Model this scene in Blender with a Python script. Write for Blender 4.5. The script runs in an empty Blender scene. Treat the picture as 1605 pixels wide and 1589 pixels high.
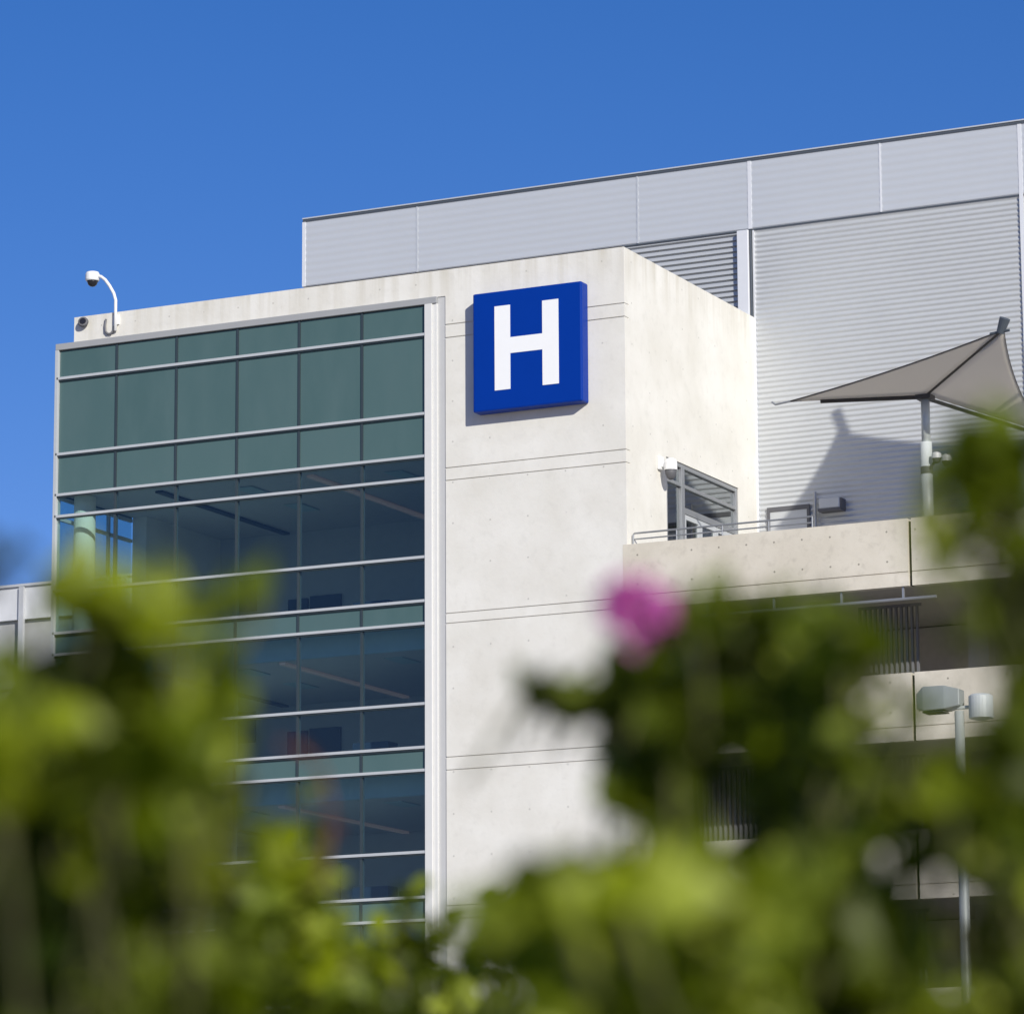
import bpy, bmesh, math, random
from mathutils import Vector, Matrix, Euler
from math import radians as RD, pi, sin, cos

# ------------------------------------------------------------------ camera, sky, sun, exposure
SC = bpy.context.scene
C = SC.collection
CAM = Vector((45.855, -100.578, 1.6))
FPX = 6253.117                       # focal length in pixels of the 1605 px wide photograph
YAW, PITCH, ROLL = RD(-26.18393), RD(11.00835), RD(-0.31113)
FWD = Vector((sin(YAW)*cos(PITCH), cos(YAW)*cos(PITCH), sin(PITCH)))
_r = Vector((cos(YAW), -sin(YAW), 0)); _u = _r.cross(FWD)
RGT = _r*cos(ROLL) + _u*sin(ROLL)
UPV = -_r*sin(ROLL) + _u*cos(ROLL)
cam = bpy.data.cameras.new('camera'); camo = bpy.data.objects.new('camera', cam); C.objects.link(camo)
M = Matrix((RGT, UPV, -FWD)).transposed().to_4x4(); M.translation = CAM
camo.matrix_world = M
cam.sensor_width = 36; cam.lens = 36*FPX/1605
cam.clip_start = 0.1; cam.clip_end = 6000
cam.dof.use_dof = True; cam.dof.focus_distance = 114; cam.dof.aperture_fstop = 2.75
SC.camera = camo

SUN = Vector((1.1, -1.0, 0.64)).normalized()      # towards the sun
sun_el = math.asin(SUN.z); sun_az = math.atan2(SUN.x, SUN.y)
W = bpy.data.worlds.new('World'); SC.world = W; W.use_nodes = True
nt = W.node_tree; nt.nodes.clear()
sky = nt.nodes.new('ShaderNodeTexSky'); sky.sky_type = 'NISHITA'; sky.sun_disc = False
sky.sun_elevation = sun_el; sky.sun_rotation = sun_az
sky.altitude = 600; sky.air_density = 1.0; sky.dust_density = 0.15; sky.ozone_density = 4.0
hs = nt.nodes.new('ShaderNodeHueSaturation'); hs.inputs['Saturation'].default_value = 1.28
bg = nt.nodes.new('ShaderNodeBackground'); bg.inputs['Strength'].default_value = 0.087
tintn = nt.nodes.new('ShaderNodeMix'); tintn.data_type = 'RGBA'; tintn.blend_type = 'MULTIPLY'
tintn.inputs[0].default_value = 1; tintn.inputs[7].default_value = (1.06, .775, 1.0, 1)
wo = nt.nodes.new('ShaderNodeOutputWorld')
nt.links.new(sky.outputs[0], hs.inputs['Color']); nt.links.new(hs.outputs[0], tintn.inputs[6]); nt.links.new(tintn.outputs[2], bg.inputs[0]); nt.links.new(bg.outputs[0], wo.inputs[0])
sl = bpy.data.lights.new('sun', 'SUN'); sl.energy = 4.0; sl.angle = RD(0.5); sl.color = (1.0, 0.965, 0.865)
so = bpy.data.objects.new('sun', sl); C.objects.link(so)
so.rotation_euler = SUN.to_track_quat('Z', 'Y').to_euler(); so.location = (60, -60, 80)
SC.view_settings.view_transform = 'Standard'; SC.view_settings.look = 'None'
SC.view_settings.exposure = 0.19; SC.view_settings.gamma = 1
SC.cycles.use_denoising = True
SC.cycles.max_bounces = 10; SC.cycles.transparent_max_bounces = 16

# ------------------------------------------------------------------ helpers
def tag(o, label=None, cat=None, group=None, kind=None):
    if label: o['label'] = label
    if cat: o['category'] = cat
    if group: o['group'] = group
    if kind: o['kind'] = kind
    return o
def empty(name, loc, label=None, cat=None, group=None):
    o = bpy.data.objects.new(name, None); C.objects.link(o); o.location = loc
    o.empty_display_size = .3
    return tag(o, label, cat, group)

class MB:
    """collects shapes (world coordinates) into one mesh"""
    def __init__(s): s.v = []; s.f = []; s.mi = []
    def face(s, pts, m=0):
        n = len(s.v); s.v += [tuple(p) for p in pts]; s.f.append(tuple(range(n, n+len(pts)))); s.mi.append(m)
    def box(s, x0, x1, y0, y1, z0, z1, m=0):
        n = len(s.v)
        s.v += [(x0,y0,z0),(x1,y0,z0),(x1,y1,z0),(x0,y1,z0),(x0,y0,z1),(x1,y0,z1),(x1,y1,z1),(x0,y1,z1)]
        for f in ((0,3,2,1),(4,5,6,7),(0,1,5,4),(1,2,6,5),(2,3,7,6),(3,0,4,7)):
            s.f.append(tuple(n+i for i in f)); s.mi.append(m)
        return s
    def tube(s, pts, r, n=12, cap=True, m=0):
        pts = [Vector(p) for p in pts]; rs = r if isinstance(r, (list, tuple)) else [r]*len(pts)
        base = len(s.v); ref = None
        for i, p in enumerate(pts):
            d = (pts[min(i+1, len(pts)-1)] - pts[max(i-1, 0)]).normalized()
            if ref is None: ref = d.orthogonal().normalized()
            a = (ref - d*ref.dot(d))
            a = a.normalized() if a.length > 1e-6 else d.orthogonal().normalized()
            ref = a; b = d.cross(a)
            for k in range(n):
                t = 2*pi*k/n; s.v.append(tuple(p + (a*cos(t) + b*sin(t))*rs[i]))
        for i in range(len(pts)-1):
            for k in range(n):
                k2 = (k+1) % n
                s.f.append((base+i*n+k, base+i*n+k2, base+(i+1)*n+k2, base+(i+1)*n+k)); s.mi.append(m)
        if cap:
            s.f.append(tuple(base+k for k in reversed(range(n)))); s.mi.append(m)
            e = base+(len(pts)-1)*n; s.f.append(tuple(e+k for k in range(n))); s.mi.append(m)
        return s
    def lathe(s, c, prof, axis=Vector((0,0,1)), n=20, m=0):
        s.tube([Vector(c)+axis*h for r, h in prof], [max(r, 1e-4) for r, h in prof], n, True, m); return s
    def extrude_x(s, prof, x0, x1, m=0):
        """open profile of (y,z) swept along x"""
        n = len(s.v)
        for y, z in prof: s.v += [(x0, y, z), (x1, y, z)]
        for i in range(len(prof)-1):
            s.f.append((n+2*i, n+2*i+1, n+2*i+3, n+2*i+2)); s.mi.append(m)
        return s
    def build(s, name, mats, parent=None, bevel=0, smooth=False):
        me = bpy.data.meshes.new(name)
        off = Vector((0,0,0))
        if parent is not None:
            p = parent
            while p is not None: off = off + p.location; p = p.parent
        me.from_pydata([tuple(Vector(v)-off) for v in s.v], [], s.f)
        if not isinstance(mats, (list, tuple)): mats = [mats]
        for m in mats: me.materials.append(m)
        if len(mats) > 1: me.polygons.foreach_set('material_index', s.mi)
        if smooth: me.polygons.foreach_set('use_smooth', [True]*len(me.polygons))
        me.update()
        o = bpy.data.objects.new(name, me); C.objects.link(o)
        if parent is not None: o.parent = parent
        if bevel:
            b = o.modifiers.new('bevel', 'BEVEL'); b.width = bevel; b.segments = 2; b.limit_method = 'ANGLE'
        return o

# ------------------------------------------------------------------ materials
def nodes(name):
    m = bpy.data.materials.new(name); m.use_nodes = True
    t = m.node_tree; return m, t, t.nodes['Principled BSDF']
def N(t, kind, **kw):
    n = t.nodes.new(kind)
    for k, v in kw.items(): setattr(n, k, v)
    return n
def L(t, a, b): t.links.new(a, b)
def math_node(t, op, a, b=None):
    n = N(t, 'ShaderNodeMath', operation=op)
    for i, x in enumerate((a, b)):
        if x is None: continue
        if hasattr(x, 'is_output'): L(t, x, n.inputs[i])
        else: n.inputs[i].default_value = x
    return n.outputs[0]
def ramp(t, fac, stops):
    r = N(t, 'ShaderNodeValToRGB')
    while len(r.color_ramp.elements) < len(stops): r.color_ramp.elements.new(.5)
    for e, (p, c) in zip(r.color_ramp.elements, stops): e.position = p; e.color = (*c, 1)
    L(t, fac, r.inputs[0]); return r.outputs[0]
def mixc(t, fac, a, b, blend='MIX'):
    n = N(t, 'ShaderNodeMix', data_type='RGBA', blend_type=blend)
    for s, x in ((n.inputs[0], fac), (n.inputs[6], a), (n.inputs[7], b)):
        if hasattr(x, 'is_output'): L(t, x, s)
        elif isinstance(x, (int, float)): s.default_value = x
        else: s.default_value = (*x, 1)
    return n.outputs[2]
def noise(t, scale, vec=None, detail=6, rough=.55, stretch=None):
    n = N(t, 'ShaderNodeTexNoise'); n.inputs['Scale'].default_value = scale
    n.inputs['Detail'].default_value = detail; n.inputs['Roughness'].default_value = rough
    g = N(t, 'ShaderNodeNewGeometry').outputs['Position'] if vec is None else vec
    if stretch:
        mp = N(t, 'ShaderNodeMapping'); mp.inputs['Scale'].default_value = stretch
        L(t, g, mp.inputs['Vector']); g = mp.outputs[0]
    L(t, g, n.inputs['Vector']); return n.outputs['Fac']

def concrete(name, light, dark, tie=0.85, tie_z=0.0, stain_top=None, amount=.5, hole_k=.8):
    m, t, p = nodes(name)
    pos = N(t, 'ShaderNodeNewGeometry').outputs['Position']
    c = mixc(t, ramp(t, noise(t, .55, detail=8), [(.35, (0,0,0)), (.7, (1,1,1))]), light, dark)
    c = mixc(t, math_node(t, 'MULTIPLY', ramp(t, noise(t, 3.2, detail=9, rough=.65), [(.52, (0,0,0)), (.8, (1,1,1))]), amount),
             c, tuple(x*.72 for x in dark))
    # small pits
    pit = ramp(t, noise(t, 26, detail=3), [(.66, (0,0,0)), (.74, (1,1,1))])
    c = mixc(t, math_node(t, 'MULTIPLY', pit, .35), c, tuple(x*.5 for x in dark))
    # formwork tie holes
    sx = N(t, 'ShaderNodeSeparateXYZ'); L(t, pos, sx.inputs[0])
    def cell(a, off, per):
        q = math_node(t, 'ADD', a, off); q = math_node(t, 'MODULO', math_node(t, 'ADD', q, 100*per), per)
        return math_node(t, 'SUBTRACT', q, per*.5)
    if tie:
        u = cell(math_node(t, 'ADD', sx.outputs[0], sx.outputs[1]), .1, tie); w = cell(sx.outputs[2], tie_z, tie)
        d = math_node(t, 'SQRT', math_node(t, 'ADD', math_node(t, 'MULTIPLY', u, u), math_node(t, 'MULTIPLY', w, w)))
        hole = math_node(t, 'LESS_THAN', d, .028)
        keep = math_node(t, 'GREATER_THAN', noise(t, .9, detail=1), .47)
        c = mixc(t, math_node(t, 'MULTIPLY', math_node(t, 'MULTIPLY', hole, keep), hole_k), c, tuple(x*.35 for x in dark))
    # weather streaks running down from the coping
    if stain_top is not None:
        st = noise(t, 2.2, detail=6, stretch=(1.0, 1.0, .06))
        st = ramp(t, st, [(.45, (0,0,0)), (.72, (1,1,1))])
        h = math_node(t, 'SUBTRACT', stain_top, sx.outputs[2])
        mr = N(t, 'ShaderNodeMapRange'); mr.inputs[1].default_value = 0; mr.inputs[2].default_value = 1.5
        mr.inputs[3].default_value = 1; mr.inputs[4].default_value = .0; L(t, h, mr.inputs[0])
        c = mixc(t, math_node(t, 'MULTIPLY', math_node(t, 'MULTIPLY', st, mr.outputs[0]), .55), c, (dark[0]*.62, dark[1]*.57, dark[2]*.44))
    L(t, c, p.inputs['Base Color']); p.inputs['Roughness'].default_value = .85
    p.inputs['Specular IOR Level'].default_value = .25
    b = N(t, 'ShaderNodeBump'); b.inputs['Strength'].default_value = .25; b.inputs['Distance'].default_value = .02
    L(t, noise(t, 7, detail=8), b.inputs['Height']); L(t, b.outputs[0], p.inputs['Normal'])
    return m
def plain(name, col, rough=.5, metal=0, var=.08, spec=.5, scale=4, coat=0):
    m, t, p = nodes(name)
    c = mixc(t, noise(t, scale), tuple(x*(1-var) for x in col), tuple(min(1, x*(1+var)) for x in col))
    L(t, c, p.inputs['Base Color']); p.inputs['Roughness'].default_value = rough; p.inputs['Metallic'].default_value = metal
    p.inputs['Specular IOR Level'].default_value = spec; p.inputs['Coat Weight'].default_value = coat
    return m
def glass_mat(name, tint, refl=1.0):
    m, t, p = nodes(name); t.nodes.remove(p)
    out = t.nodes['Material Output']
    tr = N(t, 'ShaderNodeBsdfTransparent'); tr.inputs[0].default_value = (*tint, 1)
    gl = N(t, 'ShaderNodeBsdfGlossy'); gl.inputs['Roughness'].default_value = 0.01
    b = N(t, 'ShaderNodeBump'); b.inputs['Strength'].default_value = .06; b.inputs['Distance'].default_value = .02
    L(t, noise(t, .5, detail=1), b.inputs['Height']); L(t, b.outputs[0], gl.inputs['Normal'])
    lw = N(t, 'ShaderNodeLayerWeight'); lw.inputs[0].default_value = .5
    fr = math_node(t, 'ADD', math_node(t, 'MULTIPLY', math_node(t, 'POWER', lw.outputs['Facing'], 5), .93), .06)
    mx = N(t, 'ShaderNodeMixShader'); L(t, math_node(t, 'MULTIPLY', fr, refl), mx.inputs[0])
    L(t, tr.outputs[0], mx.inputs[1]); L(t, gl.outputs[0], mx.inputs[2]); L(t, mx.outputs[0], out.inputs[0])
    return m
def leaf_mat(name, a, b, c3, trans=.45):
    m, t, p = nodes(name); t.nodes.remove(p); out = t.nodes['Material Output']
    g = N(t, 'ShaderNodeNewGeometry')
    col = ramp(t, g.outputs['Random Per Island'], [(0, a), (.5, b), (1, c3)])
    df = N(t, 'ShaderNodeBsdfPrincipled'); df.inputs['Roughness'].default_value = .42; df.inputs['Specular IOR Level'].default_value = .25
    tl = N(t, 'ShaderNodeBsdfTranslucent')
    L(t, col, df.inputs['Base Color'])
    tc = mixc(t, 1.0, col, (1.25, 1.15, .45), 'MULTIPLY'); L(t, tc, tl.inputs[0])
    mx = N(t, 'ShaderNodeMixShader'); mx.inputs[0].default_value = trans
    L(t, df.outputs[0], mx.inputs[1]); L(t, tl.outputs[0], mx.inputs[2]); L(t, mx.outputs[0], out.inputs[0])
    return m

m_conc = concrete('white_concrete', (.76,.74,.69), (.67,.645,.585), tie=1.2, tie_z=.3, stain_top=30.65, amount=.3, hole_k=.4)
m_terr = concrete('beige_concrete', (.68,.63,.54), (.56,.51,.42), tie=.83, tie_z=.32, amount=.6)
m_slab = plain('slab_concrete', (.42,.40,.37), .9, var=.15)
m_silver = plain('silver_frame', (.50,.52,.535), .42, .1, .05)
m_head = plain('grey_head', (.34,.345,.35), .5, .0, .05)
m_jamb = plain('silver_jamb', (.50,.50,.50), .5, .0, .04)
m_post = plain('pale_post', (.66,.655,.64), .5, .0, .04)
m_mull = plain('dark_gasket_and_shade', (.035,.05,.06), .4)
m_inmull = plain('inner_mullion', (.085,.10,.115), .5)
def spandrel():
    m, t, p = nodes('teal_spandrel')
    oi = N(t, 'ShaderNodeObjectInfo')
    c = ramp(t, oi.outputs['Random'], [(0, (.064,.120,.120)), (1, (.078,.138,.138))])
    c = mixc(t, ramp(t, noise(t, 1.1, detail=5, stretch=(1,1,.35)), [(.4, (0,0,0)), (.75, (1,1,1))]), c, (.082,.140,.140))
    L(t, c, p.inputs['Base Color']); p.inputs['Roughness'].default_value = .6; p.inputs['Specular IOR Level'].default_value = .2
    p.inputs['Coat Weight'].default_value = .5; p.inputs['Coat Roughness'].default_value = .02
    b = N(t, 'ShaderNodeBump'); b.inputs['Strength'].default_value = .05; b.inputs['Distance'].default_value = .02
    L(t, noise(t, .6, detail=1), b.inputs['Height']); L(t, b.outputs[0], p.inputs['Coat Normal'])
    return m
m_span = spandrel()
m_glass = glass_mat('tinted_glass', (.77,.875,.885))
m_doorglass = glass_mat('door_glass', (.45,.55,.55), 3.0)
m_in = plain('interior_paint', (.42,.42,.42), .8)
m_indark = plain('interior_door', (.03,.045,.08), .6)
m_incol = plain('interior_column', (.90,.84,.70), .7, var=.03)
m_ceil = plain('ceiling', (.52,.50,.48), .8)
m_bulk = plain('bulkhead', (.40,.50,.50), .7)
def strip_light():
    m, t, p = nodes('warm_strip_light'); p.inputs['Base Color'].default_value = (.5,.42,.38,1)
    p.inputs['Emission Color'].default_value = (1,.66,.55,1); p.inputs['Emission Strength'].default_value = .055; return m
m_beam = strip_light()
m_beamd = plain('ceiling_slot', (.05,.055,.06), .6)
m_metal = plain('grey_siding', (.53,.545,.56), .5, .25, .04, scale=.8)
m_panel = plain('grey_parapet_panel', (.575,.595,.62), .42, .25, .03, scale=.6)
m_trim = plain('white_trim', (.70,.71,.74), .4, .1, .03)
m_dark = plain('dark_recess', (.05,.05,.055), .8)
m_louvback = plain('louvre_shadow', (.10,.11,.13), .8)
m_cap = plain('dark_cap', (.07,.085,.105), .5)
m_blue = plain('blue_enamel', (.0006,.034,.285), .4, 0, .04, .15, scale=2)
m_white = plain('white_enamel', (.86,.86,.86), .45, 0, .02)
m_camw = plain('camera_white', (.80,.80,.80), .4, 0, .03)
m_dome = plain('smoked_dome', (.02,.02,.025), .12)
m_greyfit = plain('grey_fitting', (.10,.10,.11), .6)
m_wire = plain('grey_conduit', (.16,.16,.17), .6)
m_pole = plain('galvanised', (.52,.55,.53), .5, .3, .08)
m_polew = plain('pale_pole', (.66,.70,.70), .5, .1, .04)
m_rail = plain('rail_steel', (.38,.39,.40), .4, .6, .05)
m_lampg = plain('lamp_grey', (.25,.275,.27), .35, 0, .1)
m_bronze = plain('dark_bronze', (.05,.045,.04), .5, .2)
m_ground = plain('paving', (.34,.32,.29), .9, 0, .15, scale=.5)
m_grass = plain('lawn_green', (.06,.10,.025), .9, 0, .4, scale=3)
m_bark = plain('green_bark', (.085,.085,.03), .9, 0, .35, scale=30)
m_leafy = leaf_mat('young_sunlit_leaf', (.18,.225,.003), (.31,.37,.013), (.50,.56,.10))  # yellow-green leaves; the pale tone also paints sunlit patches of the clumps
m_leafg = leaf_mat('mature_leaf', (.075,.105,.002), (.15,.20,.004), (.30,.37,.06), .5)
m_leafd = leaf_mat('deep_shaded_leaf', (.035,.05,.002), (.06,.082,.003), (.12,.155,.012), .45)  # deep green; also paints the shade under lumps and in the dark mass
def fabric():
    m, t, p = nodes('taupe_fabric'); t.nodes.remove(p); out = t.nodes['Material Output']
    d = N(t, 'ShaderNodeBsdfDiffuse'); d.inputs[0].default_value = (.70,.65,.58,1)
    l = N(t, 'ShaderNodeBsdfTranslucent'); l.inputs[0].default_value = (.90,.85,.77,1)
    wv = noise(t, 60, detail=2)
    L(t, mixc(t, wv, (.66,.63,.575), (.74,.70,.645)), d.inputs[0])
    mx = N(t, 'ShaderNodeMixShader'); mx.inputs[0].default_value = .66
    L(t, d.outputs[0], mx.inputs[1]); L(t, l.outputs[0], mx.inputs[2]); L(t, mx.outputs[0], out.inputs[0]); return m
m_fabric = fabric()
def petal():
    m, t, p = nodes('pink_bract'); t.nodes.remove(p); out = t.nodes['Material Output']
    g = N(t, 'ShaderNodeNewGeometry')
    col = ramp(t, g.outputs['Random Per Island'], [(0, (.58,.10,.44)), (.5, (.72,.19,.56)), (1, (.82,.32,.65))])
    d = N(t, 'ShaderNodeBsdfDiffuse'); l = N(t, 'ShaderNodeBsdfTranslucent'); L(t, col, d.inputs[0]); L(t, col, l.inputs[0])
    mx = N(t, 'ShaderNodeMixShader'); mx.inputs[0].default_value = .4
    L(t, d.outputs[0], mx.inputs[1]); L(t, l.outputs[0], mx.inputs[2]); L(t, mx.outputs[0], out.inputs[0]); return m
m_petal = petal()

# ------------------------------------------------------------------ ground
g = MB(); g.face([(-2500,-2500,0),(2500,-2500,0),(2500,2500,0),(-2500,2500,0)])
tag(g.build('ground', m_ground), kind='structure')
g = MB(); g.face([(20,-112,.004),(60,-112,.004),(60,-78,.004),(20,-78,.004)])
tag(g.build('lawn', m_grass), kind='structure')

# ------------------------------------------------------------------ concrete tower with its curtain wall
tower = empty('concrete_tower', (-9.5, 4.8, 0), 'white concrete tower with a tall teal glass curtain wall on its front', 'building')
ROOF = 30.65; XJ = -5.73; XL = -18.48
w = MB()
grooves = [28.997, 28.605, 24.74, 24.37, 20.48, 20.19, 16.33, 15.96, 12.10, 11.73, 7.9, 7.5]
zt = ROOF
for gz in grooves:                                   # front face: cast panels between narrow recessed joints
    w.box(XJ, 0, 0, .30, gz+.018, zt)
    w.box(XJ, -.02, .035, .30, gz-.018, gz+.018)
    zt = gz-.018
w.box(XJ, 0, 0, .30, 0, zt)
w.box(XL, XJ, 0, .30, 29.86, ROOF)                   # header above the glass
# right-hand side wall with the terrace door opening (y 2.81..8.14, z 20.9..25.05)
w.box(-.30, 0, .30, 2.81, 0, ROOF)
w.box(-.30, 0, 8.14, 9.6, 0, ROOF)
w.box(-.30, 0, 2.81, 8.14, 25.05, ROOF)
w.box(-.30, 0, 2.81, 8.14, 0, 20.88)
w.box(XL, -.30, 9.3, 9.6, 0, ROOF)                   # back
w.box(XL-.5, XL, 4.35, 9.6, 0, ROOF)                 # left end, behind the glazed return
w.box(XL, XL+.30, .30, 4.35, 29.86, ROOF)
w.box(XJ, XJ+.25, .30, 9.3, 0, 30.0)                 # wall between the glazed rooms and the stair core
w.build('wall', m_conc, tower)
r = MB(); r.box(XL+.30, -.30, .30, 9.3, 29.95, 30.20); r.build('roof', m_slab, tower)

cw = MB()                                            # curtain wall: transoms, head, jamb, corner post
X0, X1 = -19.03, -6.36
T = [29.65,28.77,26.41,25.15,24.485,22.18,20.90,20.24,17.915,16.66,16.0,13.66,12.38,11.73,9.42,8.14,7.48]
for z in T[1:]: cw.box(X0, X1, -.10, -.002, z-.042, z+.042)
cw.box(X0-.06, X0+.06, -.10, .16, 0, 29.66)
cwo = cw.build('curtain_wall', m_silver, tower, bevel=.008)
hd = MB(); hd.box(X0-.05, -5.98, -.10, .20, 29.662, 29.858); hd.build('head', m_head, cwo, bevel=.01)
po = MB(); po.box(X1, -6.12, -.12, .12, 0, 29.66); po.box(-6.12, -5.98, -.05, .12, 0, 29.66); po.build('post', m_post, cwo, bevel=.01)
jm = MB(); jm.box(-5.98, XJ-.002, .03, .28, 0, 29.855); jm.build('jamb', m_jamb, tower)
BAY = (X1 - X0)/6
md = MB()
for k in range(1, 6):
    x = X0 + BAY*k; md.box(x-.035, x+.035, -.035, -.002, 0, 29.66)
for z in T[1:]: md.box(X0+.06, X1, -.06, -.003, z-.085, z-.044)  # dark strips painted in for the shade under each transom
md.build('gasket_and_shade', m_mull, cwo)
im = MB()
for k in range(1, 6):
    x = X0 + BAY*k
    for za, zb in ((20.95,25.1),(16.7,20.2),(12.4,15.95),(8.2,11.7)): im.box(x-.028, x+.03, .03, .12, za, zb)
im.build('mullion', m_inmull, cwo)
kinds = 'SSSVVVSVVSVVSVVS'
for k in range(6):
    for i, kd in enumerate(kinds):
        b = MB(); b.box(X0+BAY*k+.036 - (.0 if k else -.03), X0+BAY*(k+1)-.036, .0, .014, T[i+1]+.012, T[i]-.012)
        if kd == 'S':
            o = b.build('spandrel_panel', m_span, cwo)
        else:
            o = b.build('glass_pane', m_glass, cwo)
o = MB().box(X0+.07, -6.13, .03, .10, 0, 7.43).build('base_panel', m_span, cwo)
# glazed return round the left corner
rt = MB()
for z in (24.46, 25.1, 22.18, 20.9, 20.24, 17.915, 16.66): rt.box(X0-.05, X0+.05, .16, 4.34, z-.05, z+.05)
for y in (1.55, 3.0): rt.box(X0-.05, X0+.05, y-.04, y+.04, 0, 29.66)
rt.build('return_frame', m_silver, cwo)
for za, zb in ((24.5,25.06),(20.95,24.42),(16.7,20.2),(12.4,15.95)):
    for ya, yb in ((.17,1.5),(1.6,2.95),(3.05,4.33)):
        MB().box(X0-.008, X0+.008, ya, yb, za, zb).build('return_pane', m_glass, cwo)
for za, zb in ((25.15,29.65),(20.26,20.88),(16.02,16.64),(0,12.36)):
    MB().box(X0-.01, X0+.03, .17, 4.34, za, zb).build('return_spandrel', m_span, cwo)
# rooms behind the glass
for z0, z1 in ((25.2,25.6),(20.28,20.86),(16.04,16.62),(11.77,12.34),(7.5,8.1)):
    MB().box(X0+.06, XJ-.002, .22, 8.9, z0, z1).build('floor_slab', m_ceil, tower)
iw = MB(); iw.box(X0+.56, XJ-.002, 8.9, 9.1, 0, 29.6); iw.box(X0+.1, XJ-.002, .05, .12, 25.62, 29.6)
iw.build('interior_wall', m_in, tower)
for z0, z1 in ((20.87,25.19),(16.63,20.27),(12.35,16.03)):
    MB().lathe((-18.50, .80, 0), [(.33, z0), (.33, z1)], n=28).build('interior_column', m_incol, tower, smooth=False)
    zc = z1 if z1 > 25 else z1-.64
    if z1 < 25: MB().box(X0+.9, XJ-.01, .86, 8.85, zc, zc+.05).build('ceiling', m_ceil, tower)
    bx_ = -10.75 if z1 > 25 else -11.65
    MB().box(bx_-.11, bx_+.11, .95, 8.8, zc-.07, zc-.004).build('ceiling_light_strip', m_beam, tower)
    MB().box(-16.1, -15.85, .95, 8.8, zc-.06, zc-.004).build('ceiling_slot', m_beamd, tower)
    for xa, ya in ((-8.3, 2.2), (-8.3, 5.2), (-13.4, 2.2), (-13.4, 5.2)): MB().box(xa-.3, xa+.3, ya-.6, ya+.6, zc-.03, zc-.004).build('ceiling_vent', m_bulk, tower)
    for xa, xb, h0, h1 in ((-7.6,-7.0,0,1.9),(-11.9,-11.2,.6,1.2),(-17.9,-17.1,1.9,2.9)): MB().box(xa, xb, 8.82, 8.897, z0+h0, z0+h1).build('wall_panel', m_indark, tower)
    MB().box(-10.4, -9.2, 3.0, 3.6, z0, z0+.75).build('desk', m_indark, tower)
    for xa, xb, h in ((-15.9,-15.2,2.15),(-15.1,-14.0,2.2),(-9.4,-8.4,2.1)):
        MB().box(xa, xb, 8.80, 8.898, z0, z0+h).build('interior_door', m_indark, tower)
for z in (20.24, 16.0, 11.73):
    MB().box(X0+.9, -6.2, .75, .85, z-.60, z+.03).build('bulkhead', m_bulk, tower)
# terrace door and glazing in the side wall
fr = MB()
D0, D1, DB, DT = 2.82, 8.13, 20.90, 25.04
for a, b in ((D0, D0+.12), (3.95, 4.18), (7.98, D1)): fr.box(-.22, -.03, a, b, DB, DT)
for a, b in ((DT-.12, DT), (24.36, 24.46), ): fr.box(-.22, -.035, D0+.12, D1-.12, a, b)
fr.box(-.22, -.035, 4.18, D1-.15, 23.60, 23.78)
door = fr.build('terrace_glazing', m_rail, tower, bevel=.006)
for ya, yb, za, zb in ((2.95,3.94,20.95,24.35),(2.95,3.94,24.47,24.91),(4.19,7.97,24.47,24.91),(4.19,7.97,23.79,24.35)):
    MB().box(-.13, -.115, ya, yb, za, zb).build('glass_pane', m_doorglass, door)
for ya, yb in ((4.19,5.35),(5.37,6.53),(6.55,7.97)):
    lf = MB(); s = .13
    lf.box(-.16, -.06, ya, ya+s, DB, 23.59); lf.box(-.16, -.06, yb-s, yb, DB, 23.59)
    lf.box(-.16, -.062, ya+s, yb-s, 23.45, 23.59); lf.box(-.16, -.062, ya+s, yb-s, DB, 21.15)
    lf.box(-.05, -.02, yb-.11, yb-.05, 21.8, 22.3)
    lo = lf.build('door_leaf', m_silver, door)
    MB().box(-.12, -.105, ya+s, yb-s, 21.15, 23.45).build('glass_pane', m_doorglass, lo)
dk = MB(); dk.box(-4.0, -3.9, 2.0, 9.2, 20.0, 26); dk.box(-3.9, -.31, 2.0, 9.2, 25.06, 25.3); dk.box(-3.9, -.31, 2.0, 9.2, 20.5, 20.87)
dk.box(-3.9, -.31, 9.1, 9.2, 20.9, 25.0)
dk.build('stair_lobby', m_in, tower)

# ------------------------------------------------------------------ metal-clad building behind
metal = empty('metal_clad_building', (0, 17, 0), 'long grey metal clad building with louvred walls rising behind the tower', 'building')
YM = 9.62; MT = 35.72; MP = 33.47
def siding(z0, z1, pitch, gap, depth, lean=0.0):
    pr = []; z = z0
    while z < z1-1e-6:
        zt = min(z+pitch-gap, z1)
        pr += [(YM-lean, z), (YM, zt)]
        if zt < z1: pr += [(YM+depth, zt), (YM+depth, min(z+pitch, z1))]
        z += pitch
    return pr
def corrugated(z0, z1, pitch, amp, y):
    n = int((z1-z0)/pitch*8); return [(y - amp*sin(2*pi*(z1-z0)*i/n/pitch), z0+(z1-z0)*i/n) for i in range(n+1)]
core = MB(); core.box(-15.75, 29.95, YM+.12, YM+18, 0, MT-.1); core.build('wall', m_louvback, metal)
s = MB(); s.extrude_x(siding(29.5, MP-.05, .175, .07, .10, .012), -15.78, -.52); s.build('louvre_panel', m_metal, metal)
for xa, xb in ((.06, 8.62), (8.80, 13.0), (13.1, 30)):
    s = MB(); s.extrude_x(corrugated(19.5, MP-.05, .165, .02, YM), xa, xb); s.build('siding_panel', m_metal, metal, smooth=True)
lowr = MB(); lowr.box(-15.78, -18.4+2.7, YM-.0, YM+.1, 0, 29.5); lowr.build('lower_siding', m_metal, metal)
js = [-15.80, -11.64, -3.86, -.06, 4.25, 8.71, 12.9, 17.1, 21.3, 25.6, 30.0]
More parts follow.
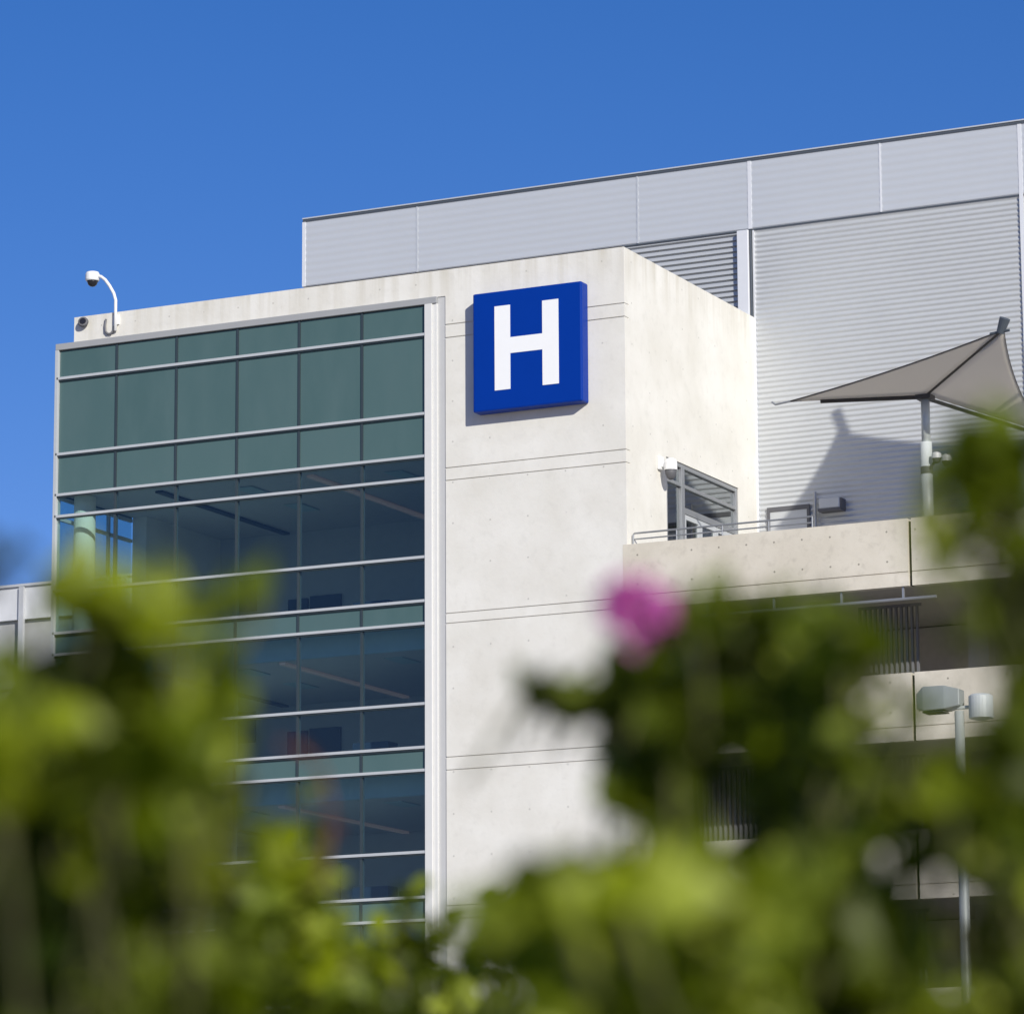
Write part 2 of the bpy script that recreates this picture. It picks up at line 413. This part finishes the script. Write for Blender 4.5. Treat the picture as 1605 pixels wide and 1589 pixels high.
for a, b in zip(js[:-1], js[1:]):
    s = MB(); s.extrude_x(corrugated(MP, MT-.1, .24, .005, YM-.07), a+.03, b-.03)
    s.box(a+.03, b-.03, YM-.05, YM+.1, MP-.02, MT-.1)
    s.build('parapet_panel', m_panel, metal)
for i, x in enumerate(js):
    wd = .028 if i not in (0, 3, 5) else .06
    MB().box(x-wd, x+wd, YM-.085, YM+.1, MP-.02 if i != 5 else 19.5, MT-.10).build('joint_trim', m_trim if i in (0, 3, 4, 5) else m_panel, metal)
MB().box(-15.84, 30, YM-.13, YM+.4, MT-.02, MT+.02).build('coping', m_panel, metal)
MB().box(-15.84, 30, YM-.10, YM+.3, MT-.098, MT-.022).build('coping_gutter', m_cap, metal)
MB().box(-4.4, 30, YM-.05, YM+.02, MP-.065, MP-.022).build('shadow_joint', m_cap, metal)
pl = MB(); pl.box(-.46, -.08, YM-.22, YM+.1, 29.5, MP-.07); pl.build('pilaster', m_trim, metal, bevel=.02)
MB().box(.0, .055, YM-.06, YM+.1, 20, MP-.07).build('corner_bead', m_trim, metal)
MB().box(-.06, -.02, YM-.16, YM+.1, 29.5, MP-.07).build('corner_joint', m_cap, metal)
dr = MB(); a, b = .33, 1.72
dr.box(a, b, YM-.08, YM-.02, 24.52, 24.66); dr.box(a, a+.09, YM-.08, YM-.02, 20.9, 24.52); dr.box(b-.09, b, YM-.08, YM-.02, 20.9, 24.52)
do = dr.build('service_door', m_greyfit, metal); MB().box(a+.09, b-.09, YM-.055, YM-.03, 20.9, 24.52).build('door_leaf', m_metal, do)
dp = MB(); dp.tube([(1.92,YM-.12,20.9),(1.92,YM-.12,25.0)], .045); dp.tube([(2.05,YM-.10,20.9),(2.05,YM-.10,24.8)], .02); dp.build('downpipe', m_rail, metal)

wl = empty('wall_light', (2.5, YM-.05, 24.5), 'small grey box light fixed low on the grey metal wall', 'wall light')
b = MB(); b.box(2.15, 2.82, YM-.42, YM-.01, 24.40, 24.72); b.build('housing', m_metal, wl, bevel=.03)
b = MB(); b.box(2.13, 2.86, YM-.44, YM-.005, 24.33, 24.398); b.box(2.822, 2.87, YM-.38, YM-.005, 24.40, 24.70); b.build('shade', m_greyfit, wl)

# ------------------------------------------------------------------ terrace podium
deck = empty('terrace_deck_building', (12, 5, 0), 'beige concrete podium with open decks and a terrace beside the tower', 'building')
YP = -.004; XR = 30
for i, zt in enumerate((22.0, 17.76, 13.50, 9.26, 5.02)):
    for xa, xb in ((-.13, 8.40), (8.50, 17.0), (17.1, XR)):
        p = MB(); p.box(xa, xb, YP, YP+.28, zt-1.46, zt)
        p.box(xa, xb, YP+.03, YP+.28, zt-1.49, zt-1.46); p.box(xa, xb, YP, YP+.28, zt-1.86, zt-1.49)
        p.build('parapet', m_terr, deck)
    MB().box(8.40, 8.50, YP+.16, YP+.27, zt-1.84, zt-.06).build('movement_joint', m_dark, deck)
    if i < 5: MB().box(.012, XR, YP+.282, YM-.03, zt-1.72, zt-1.10).build('slab', m_slab, deck)
for zt in (20.14, 15.90, 11.64, 7.4):
    for x in (8.62, 17.2, 25):
        MB().box(x, x+.6, 4.0, 4.6, zt-2.62, zt+.14).build('column', m_slab, deck)
    for x0, n in ((.8, 16), (5.9, 12)):
        gb = MB(); gb.box(x0, x0+n*.155, 2.62, 2.68, zt-.10, zt-.02); gb.box(x0, x0+n*.155, 2.62, 2.68, zt-2.36, zt-2.30)
        for k in range(n): gb.box(x0+k*.155, x0+k*.155+.06, 2.6, 2.7, zt-2.3, zt-.10)
        gb.build('grille', m_wire, deck)
    MB().box(.02, XR, 7.5, 7.7, zt-2.6, zt+.10).build('rear_wall', m_slab, deck)
cd = MB(); cd.tube([(2.2,YP+.10,19.80),(9.15,YP+.10,19.80)], .045, 8)
for x in (2.4, 4.4, 6.4, 8.2): cd.box(x-.03, x+.03, YP+.07, YP+.13, 19.80, 20.145)
cd.build('conduit', m_rail, deck)

rl = empty('handrail', (3, .3, 22), 'thin grey steel handrail along the top of the terrace parapet', 'handrail')
b = MB(); b.tube([(-.0+.06,.30,22.01),(.06,.30,22.32),(.10,.30,22.36),(5.5,.30,22.36)], .028, 8); b.tube([(.06,.30,22.19),(5.5,.30,22.19)], .022, 8); b.build('rail', m_rail, rl)
for x in (1.4, 2.8, 4.2, 5.5): MB().tube([(x,.30,21.0),(x,.30,22.36)], .022, 8).build('post', m_rail, rl)

# ------------------------------------------------------------------ far building at the left edge
far = empty('white_edged_building', (-50, 48, 0), 'distant grey building with a white roof edge left of the glass tower', 'building')
FY = 30
b = MB(); b.box(-60, -34, FY, FY+14, 0, 27.3); b.build('wall', plain('far_grey', (.46,.46,.475), .7), far)
b = MB(); b.box(-60.2, -34, FY-.2, FY+14, 27.32, 28.62); b.build('parapet', plain('far_white', (.78,.79,.82), .6), far)
MB().box(-60.3, -33.9, FY-.3, FY+14, 28.622, 28.72).build('coping', m_trim, far)
for x in (-44.5, -39.72, -35): MB().box(x-.11, x+.11, FY-.34, FY-.21, 0, 28.60).build('post', m_trim, far)
for z in (20.0, 24.6): MB().box(-60, -34.1, FY-.12, FY-.005, z, z+.3).build('floor_band', m_trim, far)

# ------------------------------------------------------------------ hospital sign
sg = empty('hospital_sign', (-2.86, -.2, 27.93), 'big square blue hospital sign with a white letter H on the concrete wall', 'sign')
b = MB(); b.box(-4.61, -1.13, -.46, -.004, 26.17, 29.68); b.build('sign_box', m_blue, sg, bevel=.05)
h = MB(); ya, yb = -.472, -.4605
pts = [(-3.90,26.75),(-3.40,26.75),(-3.40,27.80),(-2.375,27.80),(-2.375,26.75),(-1.86,26.75),(-1.86,29.23),(-2.375,29.23),(-2.375,28.27),(-3.40,28.27),(-3.40,29.23),(-3.90,29.23)]
h.face([(x, ya, z) for x, z in pts]); n = len(pts)
for i in range(n):
    (xa, za), (xb, zb) = pts[i], pts[(i+1) % n]; h.face([(xb,ya,zb),(xa,ya,za),(xa,yb,za),(xb,yb,zb)])
h.build('letter', m_white, sg)

# ------------------------------------------------------------------ cameras and small fittings on the buildings
rc = empty('security_camera', (-16.96, -.1, 30.1), 'white dome security camera on a gooseneck pole above the tower roof edge', 'camera', 'security cameras')
b = MB(); b.tube([(-16.95,-.09,30.05),(-16.95,-.09,31.00),(-17.02,-.09,31.22),(-17.17,-.09,31.47),(-17.33,-.09,31.68),(-17.48,-.09,31.80),(-17.66,-.09,31.86),(-17.80,-.09,31.86)], .05, 12)
b.build('arm', m_camw, rc, smooth=True)
b = MB(); b.box(-17.05, -16.85, -.06, -.004, 30.25, 30.55); b.build('bracket', m_camw, rc)
b = MB(); b.lathe((-17.79,-.09,0), [(.06,32.0),(.19,31.97),(.22,31.90),(.22,31.74),(.20,31.70)], n=24); b.build('housing', m_camw, rc)
b = MB(); b.lathe((-17.79,-.09,0), [(.17,31.71),(.165,31.66),(.13,31.58),(.07,31.53),(.01,31.52)], n=24); b.build('dome', m_dome, rc, smooth=True)
b = MB(); b.tube([(-17.32,-.04,30.46),(-17.34,-.05,30.25),(-17.32,-.06,30.08),(-17.24,-.06,29.99),(-17.13,-.06,29.98),(-17.03,-.06,30.08),(-17.0,-.06,30.2)], .035, 10); b.build('cable', m_wire, rc, smooth=True)
fl = empty('round_fitting', (-18.14, -.05, 30.4), 'dark round fitting at the left end of the white parapet', 'fitting')
b = MB(); ax = Vector((.35,-1,.25)).normalized(); b.lathe(Vector((-18.12,-.02,30.42)), [(.08,0),(.14,.03),(.165,.09),(.15,.15),(.10,.16)], ax, 24); b.build('drum', m_greyfit, fl)
b = MB(); b.lathe(Vector((-18.12,-.02,30.42))+ax*.161, [(.10,0),(.095,.012)], ax, 24); b.build('lens', m_dome, fl)

sc = empty('security_camera', (.0, 2.3, 24.6), 'white bracket camera beside the terrace door on the tower side wall', 'camera', 'security cameras')
b = MB(); b.box(.002, .10, 2.15, 2.45, 24.55, 24.95); b.box(.10, .34, 2.22, 2.38, 24.62, 24.76); b.build('bracket', m_camw, sc, bevel=.02)
b = MB(); b.lathe((.36,2.3,0), [(.10,24.86),(.17,24.82),(.19,24.74),(.19,24.52)], n=20); b.build('housing', m_camw, sc)
b = MB(); b.lathe((.36,2.3,0), [(.17,24.53),(.16,24.42),(.12,24.30),(.05,24.24)], n=20); b.build('dome', m_greyfit, sc, smooth=True)

# ------------------------------------------------------------------ shade sails
def sail_panel(a, b, c, sag_ab, sag_bc, sag_ca, n=14, belly=.0):
    """triangular fabric with concave edges; each sag pulls an edge's middle towards the centre"""
    a, b, c = map(Vector, (a, b, c)); g = (a+b+c)/3; nrm = (b-a).cross(c-a).normalized(); idx = {}; vs = []; fs = []
    for i in range(n+1):
        for j in range(n+1-i):
            u, v = i/n, j/n; ww = 1-u-v
            p = a*ww + b*u + c*v
            def pull(s, w1, w2, m):
                return (g - m)*s*4*w1*w2*max(0, 1-3*(1-w1-w2)*1.0)
            p = p + pull(sag_ab, ww, u, (a+b)/2) + pull(sag_bc, u, v, (b+c)/2) + pull(sag_ca, v, ww, (c+a)/2)
            p = p + nrm*belly*27*u*v*ww
            idx[i, j] = len(vs); vs.append(p)
    for i in range(n):
        for j in range(n-i):
            fs.append((idx[i,j], idx[i+1,j], idx[i,j+1]))
            if i+j < n-1: fs.append((idx[i+1,j], idx[i+1,j+1], idx[i,j+1]))
    return vs, fs
def add_panel(mb, *a, **k):
    vs, fs = sail_panel(*a, **k); n = len(mb.v); mb.v += [tuple(v) for v in vs]
    for f in fs: mb.f.append(tuple(n+i for i in f)); mb.mi.append(0)
H = Vector((8.27,2,25.86)); A = Vector((4.4,1.52,25.97)); P = Vector((11.66,-1,26.70)); Cc = Vector((9.6,8.2,25.85))
ss = empty('shade_sail', (8.27, 2, 21), 'taupe fabric shade sail on a pale pole above the terrace', 'shade sail')
f = MB(); add_panel(f, A, P, H, .24, 0, 0); add_panel(f, H, P, Cc, 0, .22, 0)
fo = f.build('canopy', m_fabric, ss, smooth=True); md_ = fo.modifiers.new('thick', 'SOLIDIFY'); md_.thickness = .02
for pa, pb, pc_, sg1, sg2, ed in ((A, P, H, .24, 0, 0), (H, P, Cc, 0, .22, 1)):
    vs, fs = sail_panel(pa, pb, pc_, sg1, sg2, 0); k_ = 0; grid = {}
    for i in range(15):
        for j in range(15-i): grid[i, j] = vs[k_]; k_ += 1
    line = [grid[i, 0] for i in range(15)] if ed == 0 else [grid[14-j, j] for j in range(15)]
    hm = MB(); hm.tube(line, .02, 8); hm.build('hem', m_bronze, fo, smooth=True)
b = MB(); b.tube([(8.27,2,20.9),(8.27,2,24.5)], .16, 20); b.build('pole_sleeve', m_polew, ss, smooth=True)
b = MB(); b.tube([(8.27,2,24.5),(8.27,2,25.75)], .125, 20); b.build('pole', m_pole, ss, smooth=True)
b = MB(); b.box(8.05, 8.49, 1.8, 2.2, 25.72, 25.84); b.tube([H+Vector((0,0,-.07)), A+Vector((.9,.1,-.07))], .06, 10); b.build('arm', m_bronze, ss)
b = MB(); b.tube([H+Vector((0,0,-.10)), Cc+Vector((0,0,-.12))], .055, 10); b.build('arm', m_bronze, ss)
b = MB(); b.tube([H+Vector((0,0,-.05)), P+Vector((-.1,.05,-.03))], .035, 10); b.build('arm', m_bronze, ss)
b = MB(); b.tube([P+Vector((-.12,.06,-.06)), P+Vector((.06,-.04,.30))], [.11,.15], 14); b.tube([P+Vector((-.42,.1,-.05)), P+Vector((.16,0,-.03))], .04, 8); b.build('end_cap', m_cap, ss)
b = MB(); b.tube([A+Vector((.35,.02,-.0)), A, A+Vector((-.42,-.05,-.06)), A+Vector((-.52,-.05,.03))], .03, 8); b.build('cable', m_rail, ss)
# camera on the sail's pole
pc = empty('security_camera', (8.3, 1.9, 24), 'small white twin camera clamped to the pole of the shade sail', 'camera', 'security cameras')
b = MB(); b.lathe((8.27,2,0), [(.175,23.60),(.175,23.80)], n=20); b.tube([(8.40,1.9,23.72),(8.60,1.85,23.95),(8.75,1.82,24.0)], .04, 8); b.build('clamp', m_greyfit, pc)
b = MB(); b.lathe((8.62,1.84,0), [(.06,24.16),(.13,24.12),(.14,23.98)], n=16); b.lathe((8.92,1.80,0), [(.06,24.06),(.13,24.02),(.15,23.86)], n=16); b.tube([(8.6,1.84,24.05),(8.95,1.80,23.98)], .04, 8); b.build('housing', m_camw, pc)
b = MB(); b.lathe((8.62,1.84,0), [(.12,23.979),(.09,23.88),(.02,23.84)], n=16); b.lathe((8.92,1.80,0), [(.13,23.859),(.09,23.76),(.02,23.72)], n=16); b.build('dome', m_greyfit, pc)

# unseen sail added right of the view, traced back from the wall shadow it casts
K = Vector((1.1, -1.0, .64))
def caster(x, z, t): return Vector((x, YM, z)) + K*t
t2 = empty('added_shadow_sail', (14, 0, 20.6), 'tall unseen taupe sail added out of view to cast the shadow on the metal wall', 'shade sail')
A2 = caster(2.66, 26.85, 11.2); B2 = caster(.45, 23.9, 13.6); C2 = caster(9.4, 26.1, 7.5); D2 = caster(8.5, 22.5, 9.5)
f = MB(); add_panel(f, B2, A2, D2, .06, 0, .0); add_panel(f, D2, A2, C2, 0, .30, .0)
f.build('canopy', m_fabric, t2, smooth=True)
b = MB(); tip = caster(2.60, 27.45, 11.2); b.tube([(tip.x+2.2, .8, 20.9), tip], .12, 16); b.build('mast', m_polew, t2, smooth=True)
b = MB(); b.tube([(C2.x, C2.y, 20.9), C2], .14, 16); b.build('mast', m_polew, t2, smooth=True)

# ------------------------------------------------------------------ floodlight pole in front of the podium
lp = empty('lamp_post', (11.9, -6, 0), 'tall galvanised lamp post with two floodlight heads in front of the podium', 'lamp post')
b = MB(); b.tube([(11.9,-6,0),(11.9,-6,15.72)], [.16,.12], 16); b.tube([(11.2,-6,15.80),(12.6,-6,15.80)], .05, 10); b.build('pole', m_pole, lp, smooth=True)
b = MB(); n0 = len(b.v)
for (x, ry, za, zb) in ((10.86,.30,15.80,16.18),(11.05,.34,15.74,16.36),(11.60,.30,15.76,16.36),(11.98,.20,15.84,16.26)):
    b.v += [(x,-6-ry,za),(x,-6+ry,za),(x,-6+ry,zb),(x,-6-ry,zb)]
for i in range(3):
    for k in range(4): b.f.append((n0+4*i+k, n0+4*i+(k+1) % 4, n0+4*i+4+(k+1) % 4, n0+4*i+4+k)); b.mi.append(0)
b.f += [(n0+3,n0+2,n0+1,n0), (n0+12,n0+13,n0+14,n0+15)]; b.mi += [0,0]
fo2 = b.build('floodlight', m_lampg, lp, bevel=.03)
MB().box(11.0, 11.55, -6.24, -5.76, 15.70, 15.735).build('lens', m_dome, fo2)
b = MB(); b.lathe((12.48,-6,0), [(.12,15.45),(.31,15.50),(.31,16.05),(.25,16.10)], n=24); b.build('floodlight', m_polew, lp)

# ------------------------------------------------------------------ shrubs close to the camera
rnd = random.Random(11)
def at(u, v, d): return CAM + (FWD + RGT*((u-802.5)/FPX) - UPV*((v-794.5)/FPX))*d
def leaf(mb, p, size, rng, m, d, up=.6):
    n = Vector((rng.gauss(0,.7), rng.gauss(0,.7), up+rng.gauss(0,.6)))
    s = d.cross(n)
    s = s.normalized() if s.length > 1e-4 else d.orthogonal().normalized()
    n = s.cross(d); L_ = size*rng.uniform(.7,1.25); w = L_*rng.uniform(.28,.4); f = w*.35
    q = [p, p+d*L_*.3+s*w+n*f, p+d*L_*.68+s*w*.8+n*f, p+d*L_-n*L_*.12, p+d*L_*.68-s*w*.8+n*f, p+d*L_*.3-s*w+n*f, p+d*L_*.35, p+d*L_*.68-n*L_*.03]
    b0 = len(mb.v); mb.v += [tuple(x) for x in q]
    for fc in ((0,1,6),(6,1,2,7),(7,2,3),(0,6,5),(6,7,4,5),(7,3,4)):
        mb.f.append(tuple(b0+i for i in fc)); mb.mi.append(m)
def shrub(name, label, cat, root, clusters, mats, size, seed, group='shrubs in the foreground', flowers=(), fill=()):
    """clusters: (u, v, reach px, depth m, leaves, leaf kind), each a leafy sprig; fill: (u0, u1, v0, v1, spacing px, depth, density, kind weights) adds a body of sprigs"""
    rng = random.Random(seed); rx = at(root[0], 1500, root[1]); rx.z = 0
    e = empty(name, rx, label, cat, group)
    st = MB(); fl = MB()
    cl = [c + (rng.random() < .2,) for c in clusters]
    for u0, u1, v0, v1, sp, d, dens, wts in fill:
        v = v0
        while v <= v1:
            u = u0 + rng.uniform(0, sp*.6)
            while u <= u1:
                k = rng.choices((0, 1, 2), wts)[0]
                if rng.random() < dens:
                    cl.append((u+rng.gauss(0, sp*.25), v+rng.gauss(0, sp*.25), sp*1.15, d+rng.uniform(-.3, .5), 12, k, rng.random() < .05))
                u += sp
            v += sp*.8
    for u, v, r, d, n, mi, stem in cl:
        c = at(u, v, d); R = r*d/FPX
        ax = Vector((rng.gauss(0,.7), rng.gauss(0,.7), rng.uniform(.2,1.2))).normalized()
        b0, b1 = c - ax*R, c + ax*R*.8
        if stem:
            mid = rx.lerp(c, .55) + Vector((rng.gauss(0,.08), rng.gauss(0,.08), .15))
            base = rx + Vector((rng.gauss(0,.06), rng.gauss(0,.06), 0))
            st.tube([base, base.lerp(mid,.5)+Vector((rng.gauss(0,.04),rng.gauss(0,.04),0)), mid, mid.lerp(b0,.6)+Vector((rng.gauss(0,.02),rng.gauss(0,.02),.04)), b0], [.012,.009,.006,.005,.004], 7)
        else:
            b2 = b0 + Vector((rng.gauss(0,.03), rng.gauss(0,.03), -rng.uniform(.05,.12))); st.tube([b2, b0], [.005,.004], 5)
        bend = Vector((rng.gauss(0,.12), rng.gauss(0,.12), 0))*R
        st.tube([b0, b0.lerp(b1,.5)+bend, b1], [.004,.003,.0015], 5)
        side = ax.orthogonal().normalized()
        for k in range(n):
            t = (k+rng.random())/n; p = b0.lerp(b1, t) + bend*(4*t*(1-t))
            side.rotate(Matrix.Rotation(2.4+rng.uniform(-.4,.4), 3, ax))
            dr = (side + ax*rng.uniform(.1,.9) + Vector((0,0,rng.uniform(-.25,.25)))).normalized()
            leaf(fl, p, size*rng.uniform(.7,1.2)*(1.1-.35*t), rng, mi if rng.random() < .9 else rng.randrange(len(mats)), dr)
    st.build('stems', m_bark, e, smooth=True); fl.build('foliage', mats, e)
    for (u, v, r, d) in flowers:
        c = at(u, v, d); R = r*d/FPX; f = MB()
        for k in range(60):
            dv = Vector((rng.gauss(0,1), rng.gauss(0,1), rng.gauss(0,1))).normalized()
            p = c + dv*R*rng.uniform(.1,.4); ax = (dv + Vector((rng.gauss(0,.35), rng.gauss(0,.35), rng.gauss(0,.35)+.25))).normalized(); sd = ax.orthogonal().normalized(); sd.rotate(Matrix.Rotation(rng.random()*6.28, 3, ax)); nn = ax.cross(sd)
            Lp = R*rng.uniform(.5,.75); w = Lp*.55
            q = [p, p+ax*Lp*.4+sd*w+nn*w*.3, p+ax*Lp*.8+sd*w*.7, p+ax*Lp+nn*w*.4, p+ax*Lp*.8-sd*w*.7, p+ax*Lp*.4-sd*w+nn*w*.3, p+ax*Lp*.5-nn*w*.2]
            b0 = len(f.v); f.v += [tuple(x) for x in q]
            for i in range(6): f.f.append((b0+i, b0+(i+1) % 6, b0+6)); f.mi.append(0)
        f.build('flower', m_petal, e)
    return e
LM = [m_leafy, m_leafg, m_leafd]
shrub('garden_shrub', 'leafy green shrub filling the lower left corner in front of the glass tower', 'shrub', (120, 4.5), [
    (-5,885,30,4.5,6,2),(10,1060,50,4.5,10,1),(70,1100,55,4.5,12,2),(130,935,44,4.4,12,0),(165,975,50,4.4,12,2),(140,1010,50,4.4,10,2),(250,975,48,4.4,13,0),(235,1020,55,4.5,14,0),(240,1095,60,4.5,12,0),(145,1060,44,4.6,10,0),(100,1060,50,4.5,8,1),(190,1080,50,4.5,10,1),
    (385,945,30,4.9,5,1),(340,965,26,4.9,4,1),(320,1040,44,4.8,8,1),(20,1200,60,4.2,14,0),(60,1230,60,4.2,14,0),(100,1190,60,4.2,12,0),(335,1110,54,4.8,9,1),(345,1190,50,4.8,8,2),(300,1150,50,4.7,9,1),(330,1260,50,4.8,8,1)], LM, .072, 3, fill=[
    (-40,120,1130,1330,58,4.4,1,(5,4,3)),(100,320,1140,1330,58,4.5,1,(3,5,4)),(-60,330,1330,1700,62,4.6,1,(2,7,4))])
shrub('garden_shrub', 'bright yellow green shrub below the glass curtain wall', 'shrub', (440, 7.4), [
    (410,1350,44,7.4,14,0),(450,1360,44,7.4,14,0),(480,1400,44,7.4,14,0),(370,1400,44,7.4,12,2),(495,1320,26,7.4,4,1),(478,1250,20,7.4,3,1),(430,1310,24,7.4,5,0)], LM, .075, 5, fill=[
    (355,490,1415,1700,42,7.4,1,(7,5,1)),(480,590,1510,1700,42,7.5,1,(4,5,2))])
shrub('garden_shrub', 'small pointed green shrub at the foot of the silver glass wall jamb', 'shrub', (650, 9.5), [
    (645,1405,22,9.5,6,1),(640,1435,30,9.5,9,1),(615,1460,34,9.5,10,0),(672,1480,26,9.5,6,1),(655,1495,30,9.5,9,2),(775,1440,30,9.5,8,1),(760,1490,30,9.5,8,0),(690,1450,16,9.5,4,1),(790,1410,26,9.5,7,1)], LM, .07, 7, fill=[
    (580,690,1500,1720,34,9.5,1,(4,5,2)),(700,800,1555,1720,34,9.5,1,(5,4,3))])
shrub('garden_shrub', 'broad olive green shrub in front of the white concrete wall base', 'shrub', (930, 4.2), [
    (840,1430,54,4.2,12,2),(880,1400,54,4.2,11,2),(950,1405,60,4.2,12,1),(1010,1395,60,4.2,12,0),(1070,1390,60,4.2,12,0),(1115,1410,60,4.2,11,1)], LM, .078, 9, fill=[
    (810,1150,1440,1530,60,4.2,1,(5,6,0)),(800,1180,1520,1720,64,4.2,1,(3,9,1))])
shrub('flowering_shrub', 'dark flowering shrub with one pink bloom before the terrace', 'shrub', (1180, 5.2), [
    (828,1092,20,5.2,4,2),(850,1080,20,5.2,4,2),(880,1078,24,5.2,5,1),(915,1090,34,5.2,8,1),(945,1115,40,5.2,10,2),(1090,970,44,5.2,9,1),(1140,965,44,5.2,10,1),(1200,980,46,5.2,10,1),(990,1085,46,5.2,10,2),
    (1300,960,36,5.2,6,1),(1350,985,36,5.2,6,1)], LM, .066, 13, fill=[
    (1060,1240,1005,1070,46,5.2,1,(0,4,4)),(1240,1360,1000,1070,48,5.2,1,(1,5,2)),(980,1260,1070,1190,48,5.2,.9,(0,4,5)),(1240,1350,1070,1200,52,5.2,.85,(2,6,1)),(1000,1085,1185,1270,46,5.2,1,(0,5,3)),(1200,1390,1190,1300,54,5.2,1,(1,6,2))],
    flowers=[(999,960,73,4.9)])
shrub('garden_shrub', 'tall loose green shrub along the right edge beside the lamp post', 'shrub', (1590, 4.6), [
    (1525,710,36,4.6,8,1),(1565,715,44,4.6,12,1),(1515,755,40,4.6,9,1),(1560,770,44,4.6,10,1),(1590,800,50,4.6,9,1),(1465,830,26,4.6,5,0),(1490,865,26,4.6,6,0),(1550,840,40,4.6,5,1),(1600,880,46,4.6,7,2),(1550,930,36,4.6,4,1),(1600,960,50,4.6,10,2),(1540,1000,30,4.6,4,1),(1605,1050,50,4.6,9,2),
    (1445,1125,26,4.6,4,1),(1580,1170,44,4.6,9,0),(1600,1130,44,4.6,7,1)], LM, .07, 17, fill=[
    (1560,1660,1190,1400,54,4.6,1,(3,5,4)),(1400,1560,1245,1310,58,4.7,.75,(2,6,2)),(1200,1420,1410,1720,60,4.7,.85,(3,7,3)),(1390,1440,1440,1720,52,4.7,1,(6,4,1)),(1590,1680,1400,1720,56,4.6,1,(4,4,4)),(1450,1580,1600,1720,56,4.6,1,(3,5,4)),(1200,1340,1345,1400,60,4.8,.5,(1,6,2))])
# a reddish young shoot arching out of the bright shrub
sh = next(o for o in bpy.data.objects if o.get('label', '').startswith('bright yellow'))
b = MB(); b.tube([at(u, v, 6.4) for u, v in ((495,1400),(512,1330),(520,1270),(505,1205),(470,1172),(440,1165))], [.004,.004,.0035,.003,.0025,.0015], 8)
m_shoot = leaf_mat('red_shoot', (.20,.08,.05), (.26,.11,.07), (.30,.15,.09), .3)
r2 = random.Random(4)
for u, v in ((470,1168),(450,1160),(500,1190),(520,1260),(516,1300),(485,1165)):
    leaf(b, at(u, v, 6.4), .030, r2, 0, Vector((r2.gauss(0,1), r2.gauss(0,1), r2.gauss(0,.6))).normalized())
b.build('young_shoot', m_shoot, sh, smooth=True)
